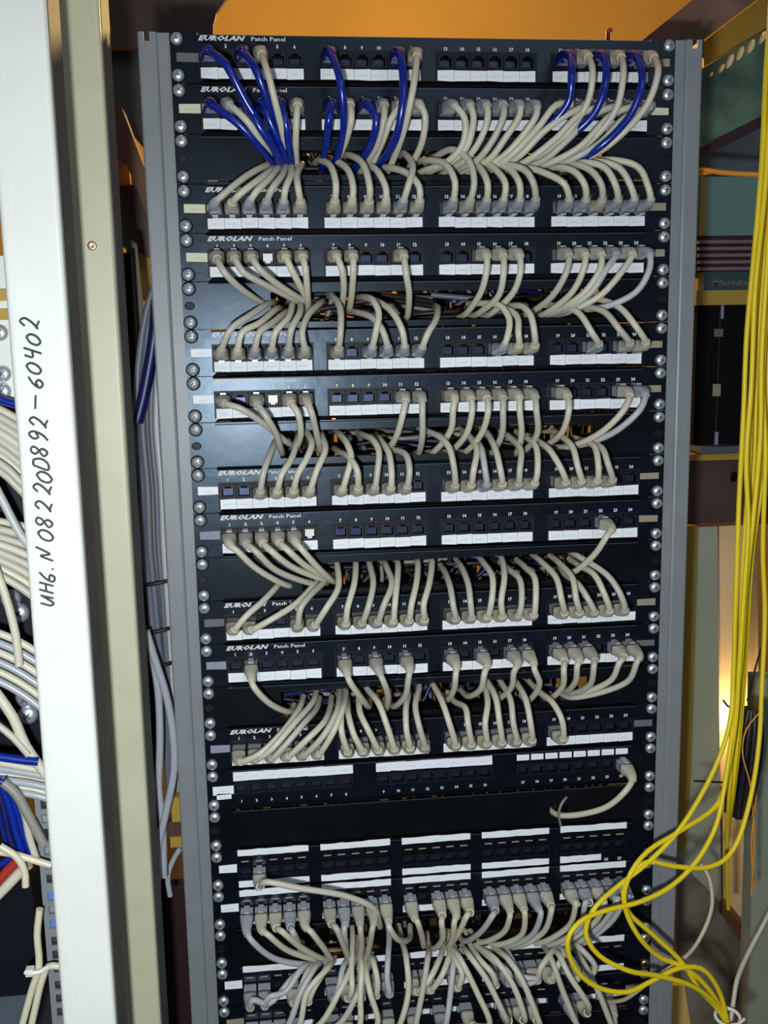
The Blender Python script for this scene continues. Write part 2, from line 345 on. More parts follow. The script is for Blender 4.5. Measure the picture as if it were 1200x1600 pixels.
for i, sl, lb in CM: manager(i, sl, lb)
manager(23, [], 'black blank plate under the lowest panel, just out of view'); manager(24, [], 'black blank plate second under the lowest panel')
# the three-group panel, labels on top
def panel3():
    i = 16; root = empty('patch_bay', (0, 0, ZC(i)), 'black patch panel with three long socket groups, below the eleventh panel', 'patch panel')
    G3 = [-.2120, -.0643, .0848]; P = .01545
    mb = MB(); faceplate(mb, [(g - .0004, g + 8 * P + .0004, -.0055, .0080) for g in G3]); mb.build('faceplate', [M['panel'], M['edge']], root); put('rear_housing', HOUS, root)
    nums = []
    for q, g in enumerate(G3):
        for k in range(8):
            x = g + P * (k + .5); put('port', PORT, root, (x, -.0012, .0012))
            if q < 2: put('paper_label', random.choice(LAB), root, (x, -.0030, .0142), (0, random.uniform(-.02, .02), 0))
            else: put('paper_label', LAB50[0], root, (x, -.0030, .0148), None).scale = (.9, 1, .86)
            nums.append((str(q * 8 + k + 1), x, -.0148, .0028, None, True))
    numbers(root, nums); add_screws(root, BOLT)
    ear_label(root, -.2225, -.0005, .0215, .0090, 'paper'); ear_label(root, -.2220, -.0070, .0150, .0060, 'paper')
panel3()
# panels with five groups of five sockets
G5 = [-.2112 + .0863 * k for k in range(5)]; P5 = .01485
def strip_mesh(wd, h):
    mb = MB(); n = 10; top = []; bot = []
    for k in range(n + 1):
        x = -wd/2 + wd * k / n; top.append((x, h/2 + random.uniform(-.0005, .0005))); bot.append((x, -h/2 + random.uniform(-.0003, .0003)))
    poly = bot + top[::-1]; mb.prism(poly, -.0003, .0002); return mb.mesh('paper_strip', M['paper'])
def panel5(i, what, top, low, nums=(), ears=('paper', None), eyedash=True, zt=.0185, zl=-.0165, hl=.0070, ht=.0070, dotted=()):
    root = empty('patch_bay', (0, 0, ZC(i)), what, 'patch panel')
    mb = MB(); faceplate(mb, [(g - .0004, g + 5 * P5 + .0004, -.0100, .0030) for g in G5], notch=.001); mb.build('faceplate', [M['panel'], M['edge']], root); put('rear_housing', HOUS, root)
    it = []
    for q, g in enumerate(G5):
        mb = MB()
        for k in range(5):
            x = g + P5 * (k + .5); put('port', PORT50, root, (x, -.0012, -.0035))
            mb.box((x - .0040, -.0030, .0078), (x + .0040, -.0022, .0089))
        mb.build('marking_dashes', M['dash'], root)
        if top[q]: put('paper_strip', strip_mesh(.0738 * top[q], ht), root, (g + .0371 * top[q], -.0030, zt), (0, random.uniform(-.006, .006), 0))
        if low[q]: put('paper_strip', strip_mesh(.0738 * low[q], hl), root, (g + .0371 * low[q], -.0033, zl), (0, random.uniform(-.006, .006), 0))
    for n in nums:
        q, k = divmod(n - 1, 5); it.append((str(n), G5[q] + P5 * (k + .5), -.0215, .0032, None, True))
    numbers(root, it)
    add_screws(root, BOLT, (3,) if i == 21 else ())
    if ears[0]: ear_label(root, -.2215, .0015, .0185, .0085, ears[0])
    if ears[1]: ear_label(root, .2215, .0005, .0205, .0080, ears[1])
panel5(18, 'black five-group panel with a single grey cord in its left group', [1] * 5, [1, 1, 1, 1, .62], nums=(24, 25))
panel5(19, 'black five-group panel, second of that kind, a row of plugs hanging down', [1] * 5, [1, 1, 1, 1, 1], zt=.0175, zl=-.0150)
panel5(21, 'black five-group panel third of that kind, half hidden by crossing grey cords', [1, .9, 1, 1, 1], [1, 1, 1, 1, 1], nums=(10, 11, 12, 13, 14, 15, 17), zl=-.0160)
panel5(22, 'lowest black five-group panel, cut off by the bottom edge of the view', [0] * 5, [1, 1, 1, 1, 1], zl=-.0060, ears=('dash' if False else 'ptan', 'ptan'), nums=())
mb = MB(); mb.box((-.23, .0, -.022), (.23, .03, -.02)); 
# ---------------------------------------------------------------- patch cords
CORDS = '''
0|1|b|352,100;385,160;425,225|437,262
0|3|b|400,110;425,180|444,264
0|4|g|420,120;440,200|455,262
0|7|b|532,130;537,200|522,258
0|11|b|630,150;617,220|586,263
0|12|g|645,140;632,200|610,260
0|19|b|893,120;888,160;850,205|800,252
0|20|g|926,115;918,160;880,215|818,262
0|21|b|946,130;930,175;890,215|838,256
0|22|g|974,115;963,170;925,218|852,262
0|23|b|1003,130;985,180;930,235|872,258
0|24|g|1028,115;1010,165;950,228|880,264
1|1|b|375,196;410,235|430,258
1|2|g|385,188;410,222|432,252
1|3|b|400,190;430,235|446,262
1|4|b|420,185;440,230|450,262
1|5|b|446,190;452,230|457,260
1|6|g|463,190;462,225|463,260
1|7|b|514,185;511,215|505,256
1|8|g|549,185;542,215|526,252
1|9|b|588,188;580,225|556,262
1|10|g|600,185;590,225|568,262
1|11|g|612,185;598,220|578,264
1|12|g|664,180;660,220|640,262
1|13|g|726,185;723,225;700,252|664,266
1|14|g|740,185;730,228;710,250|676,266
1|15|g|762,185;752,215;732,245|700,266
1|16|g|787,180;775,210;748,248|712,266
1|17|g|812,180;790,215;765,248|726,266
1|18|g|838,180;822,205;785,245|740,266
1|19|g|868,165;840,200;790,250|752,266
1|20|g|885,180;850,205;810,245|766,266
1|21|g|905,180;870,215;825,250|790,266
1|22|g|930,178;880,225;850,250|806,266
1|23|g|955,180;905,230;865,252|826,266
1|24|g|975,185;935,225;890,250|846,266
3|1|g|350,303;385,275|422,256
3|2|g|375,303;405,280|430,262
3|3|g|400,300;420,280|438,258
3|4|g|425,295;440,275|447,256
3|5|g|446,295;454,275|455,257
3|6|g|466,295;464,275|471,257
3|7|g|525,290;518,262|500,250
3|8|g|552,295;545,268|522,250
3|9|g|578,295;568,258|545,242
3|10|g|603,295;590,268|570,257
3|11|g|638,290;645,262|632,240
3|12|g|655,292;638,272|604,262
3|13|g|711,285;697,258|664,250
3|14|g|741,285;732,250;708,234|680,245
3|15|g|762,288;752,265|732,250
3|16|g|790,288;775,266|745,250
3|17|g|812,288;798,266|755,250
3|18|g|833,285;820,266;795,258|768,262
3|19|g|882,288;850,270|798,256
3|20|g|914,290;900,270;880,262|850,264
3|21|g|940,290;925,268;900,257|868,260
3|22|g|962,290;945,262;915,254|880,260
3|23|g|985,290;968,263;935,252|895,258
3|24|g|1012,290;998,262;960,250|905,256
4|1|d|350,425;375,450|412,475
4|2|d|380,425;415,445|465,470
4|3|d|405,420;435,445|478,472
4|5|c|455,420;468,445|481,470
4|6|g|477,420;480,450|481,480
4|7|g|534,420;537,445|535,475
4|8|g|552,420;551,445|547,478
4|11|g|634,425;639,455|637,492
4|15|g|760,425;752,455|730,488
4|16|g|787,425;780,460|750,488
4|17|g|813,425;803,455|770,488
4|19|g|885,425;865,460|830,488
4|20|g|912,420;895,455|855,488
4|21|g|938,420;915,455;890,475|862,490
4|22|w|948,420;925,455;895,478|872,490
4|23|g|975,420;940,460;905,480|878,490
4|24|w|1015,420;995,455;950,478|905,484
6|1|d|360,515;390,493|420,474
6|2|g|378,520;405,505|430,484
6|3|d|405,520;425,505|447,488
6|4|g|430,520;450,497|457,474
6|5|g|455,515;468,490|469,474
6|6|g|472,520;480,495|500,474
6|7|g|532,520;532,485|519,462
6|9|g|588,515;592,490;583,470|568,464
6|10|g|597,515;582,497|558,488
6|11|g|628,515;613,488|588,470
6|12|g|668,522;680,502|684,482
6|16|g|793,525;796,500;782,478|750,474
6|17|g|810,520;808,495|775,476
6|18|g|835,520;830,495;818,480|795,478
6|21|g|925,520;905,490|870,478
6|23|g|968,515;945,488|905,478
6|24|g|995,512;970,482|930,466
7|1|d|375,638;412,662|450,692
7|3|d|415,650;430,675|440,706
7|5|g|465,645;470,675|463,700
7|6|g|487,645;493,670|500,702
7|11|g|630,645;622,675|608,700
7|12|g|660,645;660,680|655,706
7|13|g|708,640;705,670|680,704
7|14|g|738,640;730,675|706,704
7|15|g|763,640;755,672|730,704
7|16|g|786,640;785,675|770,706
7|17|g|812,640;815,675|808,706
7|18|g|838,640;840,675|820,704
7|19|g|889,640;880,672|856,694
7|23|g|975,640;940,675|890,698
7|24|w|1000,640;960,675|905,696
9|3|g|412,738;420,715|430,690
9|4|g|440,742;455,718|464,688
9|5|g|465,742;480,715;487,695|480,676
9|6|g|495,735;508,705|503,682
9|7|g|543,740;549,715;543,695|532,680
9|8|g|558,735;546,715|530,706
9|9|g|590,735;592,705;583,688|568,680
9|10|g|612,740;608,710|595,688
9|11|g|640,735;635,712|614,702
9|12|x||
9|13|g|710,735;702,700;690,685|668,674
9|14|g|740,735;745,705|732,680
9|15|w|758,735;753,705|745,690
9|16|g|782,735;775,705|762,678
9|17|g|812,735;814,705|795,682
9|18|g|840,735;838,700|820,682
9|19|g|878,735;860,705|838,688
9|20|g|903,730;895,700|875,680
9|21|g|935,728;930,700|912,690
9|22|g|950,725;942,702|922,692
10|1|g|372,862;400,888|450,915
10|2|g|400,862;430,890|490,912
10|3|g|425,862;455,885|508,905
10|4|g|450,860;475,882|513,903
10|5|g|473,860;495,885|520,908
10|22|g|948,838;930,865|892,896
12|1|g|385,962;410,940|435,913
12|2|g|420,970;460,945|492,912
12|5|g|470,950;485,930|508,908
12|6|g|510,950;528,920|527,884
12|7|g|543,950;553,915|556,884
12|8|g|575,950;583,915|578,884
12|9|g|600,945;612,915|604,886
12|10|g|617,945;620,915|622,884
12|11|g|643,945;650,915|653,882
12|12|g|662,945;670,915|675,880
12|13|g|708,945;704,920|696,896
12|14|g|735,940;732,915|722,888
12|15|g|768,940;770,905|756,880
12|16|g|783,940;788,905|785,876
12|17|g|815,940;813,908|795,890
12|18|g|837,940;836,905|820,886
12|19|g|877,935;870,905|846,878
12|20|g|900,935;895,905|874,880
12|21|g|920,938;905,915|886,900
12|22|g|945,930;930,900|906,884
12|23|g|970,930;950,900|905,870
13|2|g|396,1072;420,1098|452,1112
13|7|g|545,1062;560,1085|576,1104
13|9|g|598,1062;606,1085|603,1108
13|11|g|638,1062;634,1085|616,1104
13|13|g|712,1055;710,1075|698,1094
13|15|g|757,1052;752,1075|732,1088
13|17|g|803,1050;800,1072|778,1092
13|18|g|835,1045;843,1068|826,1094
13|19|g|881,1045;880,1070|858,1092
13|20|g|902,1040;900,1062|885,1080
13|21|g|928,1040;923,1068|892,1084
13|23|g|968,1035;955,1062|900,1085
13|24|g|995,1035;980,1065|896,1090
15|1|g|405,1178;440,1145|467,1108
15|2|g|425,1170;460,1130|488,1098
15|3|g|445,1165;475,1130|494,1108
15|4|g|480,1155;505,1130|516,1106
15|5|g|505,1150;525,1115|530,1090
15|6|g|520,1145;535,1110|540,1088
15|7|g|534,1145;533,1120|537,1098
15|8|g|553,1148;545,1120|543,1100
15|9|g|575,1140;563,1115|560,1086
15|10|g|605,1135;592,1100|575,1078
15|11|g|635,1140;634,1110|638,1086
15|12|g|655,1135;649,1105|655,1074
15|13|g|702,1130;692,1100|678,1072
15|14|g|731,1130;728,1108|710,1096
15|15|g|758,1130;762,1100|757,1072
15|16|g|780,1125;775,1092|762,1066
15|17|g|802,1130;798,1095|784,1068
15|18|g|829,1130;822,1095|808,1068
15|19|g|878,1125;865,1100|842,1080
16|24|g|978,1235;945,1262|876,1274
18|2|g|415,1378;470,1388;540,1400;582,1418|594,1448
19|1|w|392,1468;430,1498|500,1504
19|2|g|418,1460;450,1485|505,1498
19|3|g|440,1455;470,1480|512,1498
19|4|w|457,1455;465,1470|472,1490
19|5|g|485,1455;505,1480|520,1500
19|6|g|525,1450;538,1480|548,1504
19|7|w|538,1450;540,1475|541,1490
19|8|g|563,1450;565,1475|560,1500
19|9|g|582,1450;578,1475|570,1498
19|10|g|608,1448;622,1468|640,1466
19|11|g|652,1440;658,1458|662,1478
19|13|g|690,1440;692,1465|676,1482
19|14|g|710,1440;708,1462|698,1480
19|15|y|730,1430;718,1455|700,1476
19|16|w|770,1430;752,1455|724,1470
19|17|g|797,1430;788,1455|750,1472
19|18|g|820,1425;815,1460|770,1476
19|19|w|845,1425;832,1460|788,1478
19|20|g|862,1420;850,1455|800,1480
19|21|g|900,1410;890,1445|838,1474
19|22|w|915,1410;905,1450|850,1478
19|23|g|945,1410;930,1440|865,1478
19|24|w|965,1405;940,1445|880,1482
19|25|w|980,1400;955,1440|895,1480
21|1|w|395,1562;420,1568;455,1530|480,1506
21|2|w|420,1558;445,1550;470,1515|488,1502
21|4|g|468,1550;480,1520|500,1500
21|5|g|490,1545;505,1520|515,1498
21|6|w|530,1540;535,1515|545,1494
21|7|g|550,1545;549,1515|551,1470
21|8|w|566,1545;562,1515|562,1496
21|9|g|590,1535;584,1505|578,1490
21|10|w|605,1530;606,1500|608,1466
21|11|g|670,1532;684,1505|692,1480
21|12|g|690,1525;700,1500|702,1480
21|14|g|722,1520;712,1500|706,1478
21|16|g|770,1522;750,1500|736,1478
21|17|w|795,1520;770,1500|746,1478
21|18|w|840,1530;815,1525;800,1500|790,1480
21|19|g|845,1512;860,1490|866,1478
21|20|g|870,1512;880,1490|868,1476
21|21|g|905,1520;890,1495|872,1480
21|22|g|930,1510;905,1480|890,1474
22|1|w|448,1605;470,1550;490,1515|505,1498
22|2|g|466,1605;480,1550;510,1515|522,1498
22|3|g|500,1600;530,1550;545,1520|556,1490
22|4|g|530,1600;560,1550;570,1525|580,1492
22|6|c|560,1610;563,1550;565,1510|558,1486
22|7|g|590,1600;578,1550;572,1520|568,1488
22|10|g|625,1600;638,1550;635,1500|628,1470
22|11|g|648,1610;660,1550;668,1500|670,1480
22|13|w|697,1600;703,1560;708,1510|710,1480
22|15|g|765,1600;745,1550;720,1500|704,1478
22|17|g|790,1590;760,1530;735,1495|722,1478
22|18|g|820,1590;802,1540;775,1500|745,1478
22|19|g|845,1605;815,1530;795,1500|770,1478
22|21|g|905,1610;880,1550;862,1500|850,1478
22|22|g|918,1568;890,1525;875,1495|862,1480
22|24|g|960,1610;935,1550;915,1510|895,1476
'''
COL = {'g': ('grey', 'plug'), 'b': ('blue', 'bplug'), 'd': ('grey1', 'plug'), 'c': ('cream', 'plug'), 'w': ('grey2', 'plug'), 'y': ('cream', 'plug')}
WORD = {'g': 'beige-grey', 'b': 'blue', 'd': 'grey', 'c': 'cream', 'w': 'cool grey', 'y': 'yellowish'}
def plug_mesh(mt, up):
    mb = MB(); mb.box((-.0064, -.0130, -.0048), (.0064, .004, .0048)); z = -.0048 if up else .0048; s_ = -1 if up else 1
    mb.box((-.0030, -.0120, z), (.0030, .003, z + s_ * .0012)); mb.box((-.0026, -.0150, z + s_ * .0016), (.0026, -.001, z + s_ * .0030))
    return mb.mesh('plug', M[mt])
PLUG = {(k, u): plug_mesh(k, u) for k in ('plug', 'bplug') for u in (False, True)}
def boot_mesh(path, mt, blue):
    """strain relief: a loft from the square plug end to the round jacket along the first stretch of the cord"""
    mb = MB(); rings = []; L = 0; N = 16; LEN = .028
    acc = [0]
    for k in range(1, len(path)): acc.append(acc[-1] + (path[k] - path[k-1]).length)
    X = Vector((1, 0, 0))
    for k, p in enumerate(path):
        if acc[k] > LEN: break
        t = (path[min(k+1, len(path)-1)] - path[max(k-1, 0)]).normalized(); u = (X - t * X.dot(t)).normalized(); v = t.cross(u)
        f = acc[k] / LEN; q = 1 - f; a = .0074 * q + .0038 * f; b = .0060 * q + .0038 * f; e = .45 * q + 1.0 * f
        if k == 0: rings.append([p + (u * math.copysign(abs(math.cos(h)) ** e, math.cos(h)) * a * .8 + v * math.copysign(abs(math.sin(h)) ** e, math.sin(h)) * b * .8) for h in (2*PI*j/N for j in range(N))])
        rings.append([p + (u * math.copysign(abs(math.cos(h)) ** e, math.cos(h)) * a + v * math.copysign(abs(math.sin(h)) ** e, math.sin(h)) * b) for h in (2*PI*j/N for j in range(N))])
    mb.rings(rings); return mb.mesh('boot', mt)
PNUM = {0:1,1:2,3:3,4:4,6:5,7:6,9:7,10:8,12:9,13:10,15:11,16:12,18:13,19:14,21:15,22:16}
OUT = {0: .058, 1: .046, 18: .060, 19: .050, 21: .045, 22: .060}
for line in CORDS.strip().split('\n'):
    pi_, port, c, via, end = line.split('|'); pi_ = int(pi_); port = int(port)
    if c == 'x': continue
    if pi_ >= 18: q, k = divmod(port - 1, 5); px = G5[q] + P5 * (k + .5); dz = -.0035
    elif pi_ == 16: q, k = divmod(port - 1, 8); px = (-.2120, -.0643, .0848)[q] + .01545 * (k + .5); dz = .0012
    else: q, k = divmod(port - 1, 6); px = GX[q] + PW * (k + .5); dz = -.0009
    base = Vector((px, -.0038, ZC(pi_) + dz)); up = pi_ in (3, 6, 9, 12, 15, 21, 22); s_ = 1 if up else -1
    od = OUT.get(pi_, .047)
    V = [tuple(map(float, t.split(','))) for t in via.split(';')]; ex, ey = map(float, end.split(','))
    n = len(V); j = random.uniform(-.004, .004); pts = [base + Vector((0, -.013, 0)), base + Vector((0, -.027, 0))]
    first = at(*V[0], -od - j); 
    pts.append(base + Vector(((first.x - px) * .16, -.037, max(-.006, min(.006, (first.z - base.z) * .22)))))
    for k, (vx, vy) in enumerate(V):
        f = (k + 1) / (n + 1); Y = -(od + j) * (1.0 if f < .4 else 1.0 - .55 * (f - .4) / .6) ; pts.append(at(vx, vy, Y))
    E_ = at(ex, ey, -.004); pts.append(E_); d = (E_ - pts[-2]).normalized(); pts.append(E_ + Vector((d.x * .012, .030, d.z * .008)))
    path = [p - base for p in spline(pts, .004)]
    jm, pm = COL[c]
    if c == 'g': jm = random.choice(['grey0', 'grey0', 'grey1', 'grey0'])
    jm = M[jm]
    way = 'rising to' if up else 'falling into'
    if pi_ == 16: way = 'drooping into'
    if pi_ < 16: pl = '%s socket of the %s panel from top' % (NUMW[port], NUMW[PNUM[pi_]])
    elif pi_ == 16: pl = 'last socket of the three-group panel'
    else: pl = '%s socket of the %s five-group panel' % (NUMW[port] if port < 26 else port, {18: 'upper', 19: 'second', 21: 'third', 22: 'lowest'}[pi_])
    root = empty('patch_cable', base, '%s patch cord in the %s' % (WORD[c], pl), 'patch cord', 'patch cords plugged into the panels')
    mb = MB(); mb.tube(path, .0032 if c != 'b' else .0036, 8); mb.build('jacket', jm, root)
    put('boot', boot_mesh([p + Vector((0, .002, 0)) if False else p for p in path], M['bplug'] if c == 'b' else (M['plug'] if (pi_ in (3, 1, 6) and random.random() < .6) or c == 'w' else jm), c == 'b'), root)
    put('plug', PLUG[(pm, up)], root)
# dust inserts that shine white in two sockets
for i, port in ((4, 4), (7, 4), (10, 6)):
    q, k = divmod(port - 1, 6); mb = MB(); mb.box((-.0045, -.003, -.004), (.0045, .004, .003)); mb.box((-.0022, -.0034, -.0060), (.0022, .003, -.004))
    tag(mb.build('socket_insert', M['tie'], None, (GX[q] + PW * (k + .5), -.0015, ZC(i))), 'small white insert in a socket of the %s panel from the top' % NUMW[PNUM[i]], 'socket insert', 'white socket inserts')
# loose cables behind the slots: an uncountable tangle, one per opening
for i, sl, lb in CM:
    if i == 17: continue
    x0, x1 = sl[0][0], sl[0][1]; mb = MB(); rr = random.Random(i)
    names = ['dgrey', 'navy', 'black', 'bluegrey', 'black']
    for k in range(90):
        x = rr.uniform(x0, x1); y = rr.uniform(.055, .13); z = rr.uniform(-.02, .02); slant = rr.uniform(-.05, .05)
        P = [(x + slant * t + rr.uniform(-.006, .006), y + rr.uniform(-.01, .01), ZC(i) + t * .05 + z * .3) for t in (-1, -.4, .2, .9)]
        if rr.random() < .45: P = [(x - .06, y, ZC(i) + z + rr.uniform(-.01, .01)), (x, y - .012, ZC(i) + z), (x + .07, y, ZC(i) + z + rr.uniform(-.01, .01))]
        mb.tube(spline(P, .012), rr.uniform(.0022, .0032), 6, rr.choice([0, 1, 2, 2, 3, 4]))
    tag(mb.build('cable_tangle', [M[n] for n in names]), 'dark tangle of cables seen through the %s slotted plate' % NUMW[{2:1,5:2,8:3,11:4,14:5,20:6}[i]], 'cables', None, 'stuff')
mb = MB(); rr = random.Random(11)  # dark cables added to block the warm wall behind the slots
for k in range(95):
    x = -.25 + .5 * k / 94 + rr.uniform(-.006, .006); y = rr.uniform(.15, .23)
    P = [(x + rr.uniform(-.012, .012), y + rr.uniform(-.01, .01), Z0 - .06 - 1.1 * t / 9) for t in range(10)]
    mb.tube(spline(P, .03), rr.uniform(.0030, .0042), 6, rr.choice([0, 1, 1, 1, 2]))
tag(mb.build('cable_screen', [M['bluegrey'], M['black'], M['navy']]), 'screen of dark cables added behind all the panels to block warm light', 'cables', None, 'stuff')
# ---------------------------------------------------------------- left: neighbouring cabinet, its posts near the camera
cab = empty('rack_cabinet', (-.30, -.25, 0), 'cream cabinet frame at the left edge, front post bearing a handwritten number', 'rack cabinet')
def rel(o, parent): o.parent = parent; o.matrix_parent_inverse = Matrix.Translation(-Vector(parent.location)); return o
def part(mb, name, mt, parent, at0=None):
    o = mb.build(name, mt, parent); o.location = -(Vector(at0) if at0 else parent.location); return o
def rounded(x0, x1, y0, y1, r=.003, n=4):
    P = []
    for cx, cy, a0 in ((x0 + r, y0 + r, PI), (x1 - r, y0 + r, 1.5 * PI), (x1 - r, y1 - r, 0), (x0 + r, y1 - r, .5 * PI)):
        for k in range(n + 1): a = a0 + .5 * PI * k / n; P.append((cx + r * math.cos(a), cy + r * math.sin(a)))
    return P
TOP = 2.25
m = MB(); m.column(rounded(-.3412, -.3003, -.250, -.202, .0035), 0.02, TOP); m.box((-.3325, -.2503, .05), (-.3318, -.2500, TOP - .01)); fp = part(m, 'front_post', M['white'], cab)
m = MB(); m.column(rounded(-.3215, -.2862, -.100, -.045, .0035), 0.02, TOP)
bp = part(m, 'inner_post', M['beige'], cab)
m = MB(); m.box((-.2864, -.0945, .02), (-.2856, -.046, TOP)); part(m, 'side_web', M['side'], cab)  # thin dark sheet along the beige post's right face
m = MB(); m.box((-.3030, -.245, .02), (-.2996, -.203, TOP)); part(m, 'post_return', M['side'], cab)  # thin dark skin on the white post's right face
h = at(144, 384, -.1002); m = MB(); m.rings([[Vector((h.x + r * math.cos(a), -.1002 + y, h.z + r * math.sin(a))) for a in (2*PI*k/14 for k in range(14))] for r, y in ((.0038, .0), (.0038, -.0008), (.0028, -.0011), (.0005, -.0006))]); part(m, 'rivet', M['brass'], cab)
for zz in (0.02, TOP - .03):
    m = MB(); m.box((-.80, -.245, zz), (-.3003, -.205, zz + .03)); part(m, 'frame_rail', M['white'], cab)
    m = MB(); m.box((-.3215, -.21, zz), (-.30, -.09, zz + .03)); part(m, 'frame_rail', M['white'], cab)
# handwriting: strokes on a unit cell, x along the line of writing, y upwards
GL = {'u': [[(.1,.9),(.15,.2),(.35,.05),(.7,.8)],[(.7,.9),(.75,.05)]], 'n': [[(.15,.95),(.15,.05)],[(.15,.5),(.7,.55)],[(.7,.95),(.72,.05)]], 'b': [[(.6,.95),(.2,.5),(.15,.1),(.5,.02),(.6,.3),(.2,.35)]],
      '.': [[(.4,.05),(.5,.08)]], 'N': [[(.05,.0),(.2,.75),(.5,.2),(.8,1.05)]], '0': [[(.5,1),(.15,.7),(.15,.2),(.45,0),(.8,.3),(.8,.75),(.5,1)]],
      '8': [[(.7,.9),(.35,1),(.15,.75),(.7,.3),(.5,0),(.15,.2),(.65,.65),(.7,.9)]], '2': [[(.15,.75),(.45,1),(.75,.8),(.55,.4),(.15,.08),(.3,.15),(.8,.02)]],
      'D': [[(.2,.95),(.15,.05),(.6,.08),(.85,.5),(.6,.95),(.2,.95)]], '9': [[(.7,.65),(.4,.5),(.2,.75),(.5,1),(.75,.8),(.65,.3),(.3,.0)]], '-': [[(.0,.5),(1.0,.45)]],
      '6': [[(.75,.95),(.3,.6),(.15,.2),(.5,.0),(.75,.25),(.5,.45),(.2,.3)]], '4': [[(.2,.95),(.2,.5),(.75,.55)],[(.75,1),(.65,.0)]]}
LINE = [('u',937,62,86),('n',917,61,86),('b',899,61,87),('.',885,72,84),('N',864,58,84),('0',836,60,84),('8',815,57,83),('2',790,56,83),('2',763,53,82),('0',745,58,82),('D',724,52,78),('8',704,49,75),('9',681,46,76),('2',659,47,76),('-',628,49,63),('6',597,44,68),('0',575,42,65),('4',552,38,66),('0',530,42,64),('2',504,32,63)]
m = MB()
for ch, py, xa, xb in LINE:
    hw = 10 if ch not in '-.' else 11
    for st in GL[ch]:
        P = []
        for x, y in st:
            yy = y * (1 if ch != '-' else 1); P.append(at(xb + (xa - xb) * yy - 1, py + hw - 2 * hw * x + (y - .5) * -7, -.2503))
        if len(P) == 2: P = [P[0], (P[0] + P[1]) / 2, P[1]]
        m.tube(spline(P, .0012), .00082, 6)
m.build('marker_writing', M['marker'], fp)
# neighbour's own mounting rail with square holes, seen past the post at bottom left
m = MB(); a = at(57, 1240, -.195); b = at(100, 1600, -.195); x0 = a.x - .002; zt, zb = at(57, 1240, -.195).z, 1.0
holes = []; z = zt - .006
while z > zb + .012: holes.append((x0 + .0045, x0 + .0130, z - .0080, z)); z -= .0125 if len(holes) % 3 else .0155
plate(m, x0, x0 + .045, zb - .02, zt, holes, -.195, -.193); part(m, 'mounting_rail', M['rack'], cab)
m = MB(); m.box((x0, -.193, zb - .02), (x0 + .002, -.16, zt)); part(m, 'rail_flange', M['rack'], cab)
for k in (6, 8):
    hx = holes[k]; m = MB(); m.box((hx[0] - .001, -.1925, hx[2] - .001), (hx[1] + .001, -.189, hx[3] + .001)); part(m, 'blue_insert', M['blueplate'], cab)
for k in (1, 3, 4, 7):
    hx = holes[k]; m = MB(); m.box((hx[0] - .001, -.190, hx[2] - .001), (hx[1] + .001, -.186, hx[3] - .003)); part(m, 'cage_nut', M['chrome'], cab)
# light panel ear and cord manager at top left
def boxpx(mb, x0, y0, x1, y1, Y, dep, mi=0):
    a = at(x0, (y0 + y1) / 2, Y); b = at(x1, (y0 + y1) / 2, Y); c = at((x0 + x1) / 2, y0, Y); d = at((x0 + x1) / 2, y1, Y)
    mb.box((a.x, Y, d.z), (b.x, Y + dep, c.z), mi)
def block(name, px, Y, dep, mt, label=None, cat=None, parent=None, group=None):
    mb = MB(); boxpx(mb, *px, Y, dep); o = mb.build(name, M[mt] if isinstance(mt, str) else mt, parent)
    if parent: o.location = -parent.location
    if label: tag(o, label, cat, group)
    return o
ne = empty('side_panel_unit', at(0, 600, -.18), 'cream ear of a unit in the cabinet at far left, screws on it', 'rack unit')
block('ear', (-60, 500, 30, 628, ), -.185, .004, 'white', parent=ne)
block('orange_tag', (-30, 452, 12, 470), -.188, .006, 'mustard', parent=ne); block('orange_tag', (-30, 483, 12, 500), -.188, .006, 'mustard', parent=ne)
block('ear', (-60, 400, 14, 499), -.184, .004, 'white', parent=ne)
for px_, py_ in ((0, 520), (5, 584), (5, 611)):
    p = at(px_, py_, -.1855); s_ = put('mounting_screw', SCREW, ne, p - ne.location); s_.scale = (1.15, 1.15, 1.15)
ne2 = empty('side_panel_unit', at(20, 1000, -.17), 'dark unit behind the white cords in the cabinet at far left', 'rack unit')
block('face', (-120, 628, 75, 1235), -.150, .02, 'dark', parent=ne2)
for px_, py_ in ((17, 935), (30, 957), (40, 1090), (44, 1116)):
    p = at(px_, py_, -.1515); s_ = put('mounting_screw', SCREW, ne2, p - ne2.location); s_.scale = (1.5, 1.5, 1.5)
ne3 = block('black_box', (-120, 1382, 57, 1560), -.150, .10, 'dark', 'black equipment box low in the cabinet at far left', 'equipment box')
def cord(P, r, mt, label, cat='cable', group=None, Y=None, name='cable', n=8, step=.008):
    pts = [at(p[0], p[1], (p[2] if len(p) > 2 else Y)) for p in P]; b = pts[0]
    mb = MB(); mb.tube([p - b for p in spline(pts, step)], r, n); o = mb.build(name, M[mt], None, b); return tag(o, label, cat, group)
rr = random.Random(3)
GRP = 'white cords filling the cabinet at far left'
specs = []
for k in range(9): specs.append(([(-90, 600 + k * 13), (0, 640 + k * 12), (40, 662 + k * 14), (110, 700 + k * 17)], 'grey' if k % 3 else 'w', 'upper fan'))
for k in range(8): specs.append(([(-90, 800 + k * 8), (0, 815 + k * 12), (50, 826 + k * 15), (120, 850 + k * 22)], 'w' if k % 3 == 0 else 'grey', 'middle fan'))
for k in range(6): specs.append(([(-90, 960 + k * 14), (0, 990 + k * 15), (40, 1008 + k * 16), (130, 1070 + k * 18)], 'w' if k % 2 == 0 else 'blue-grey', 'third fan'))
for k in range(6): specs.append(([(-90, 1190 + k * 7), (0, 1192 + k * 9), (45, 1200 + k * 8), (130, 1215 + k * 10)], 'w' if k % 2 == 0 else 'blue-grey', 'lowest fan'))
cnt = {}
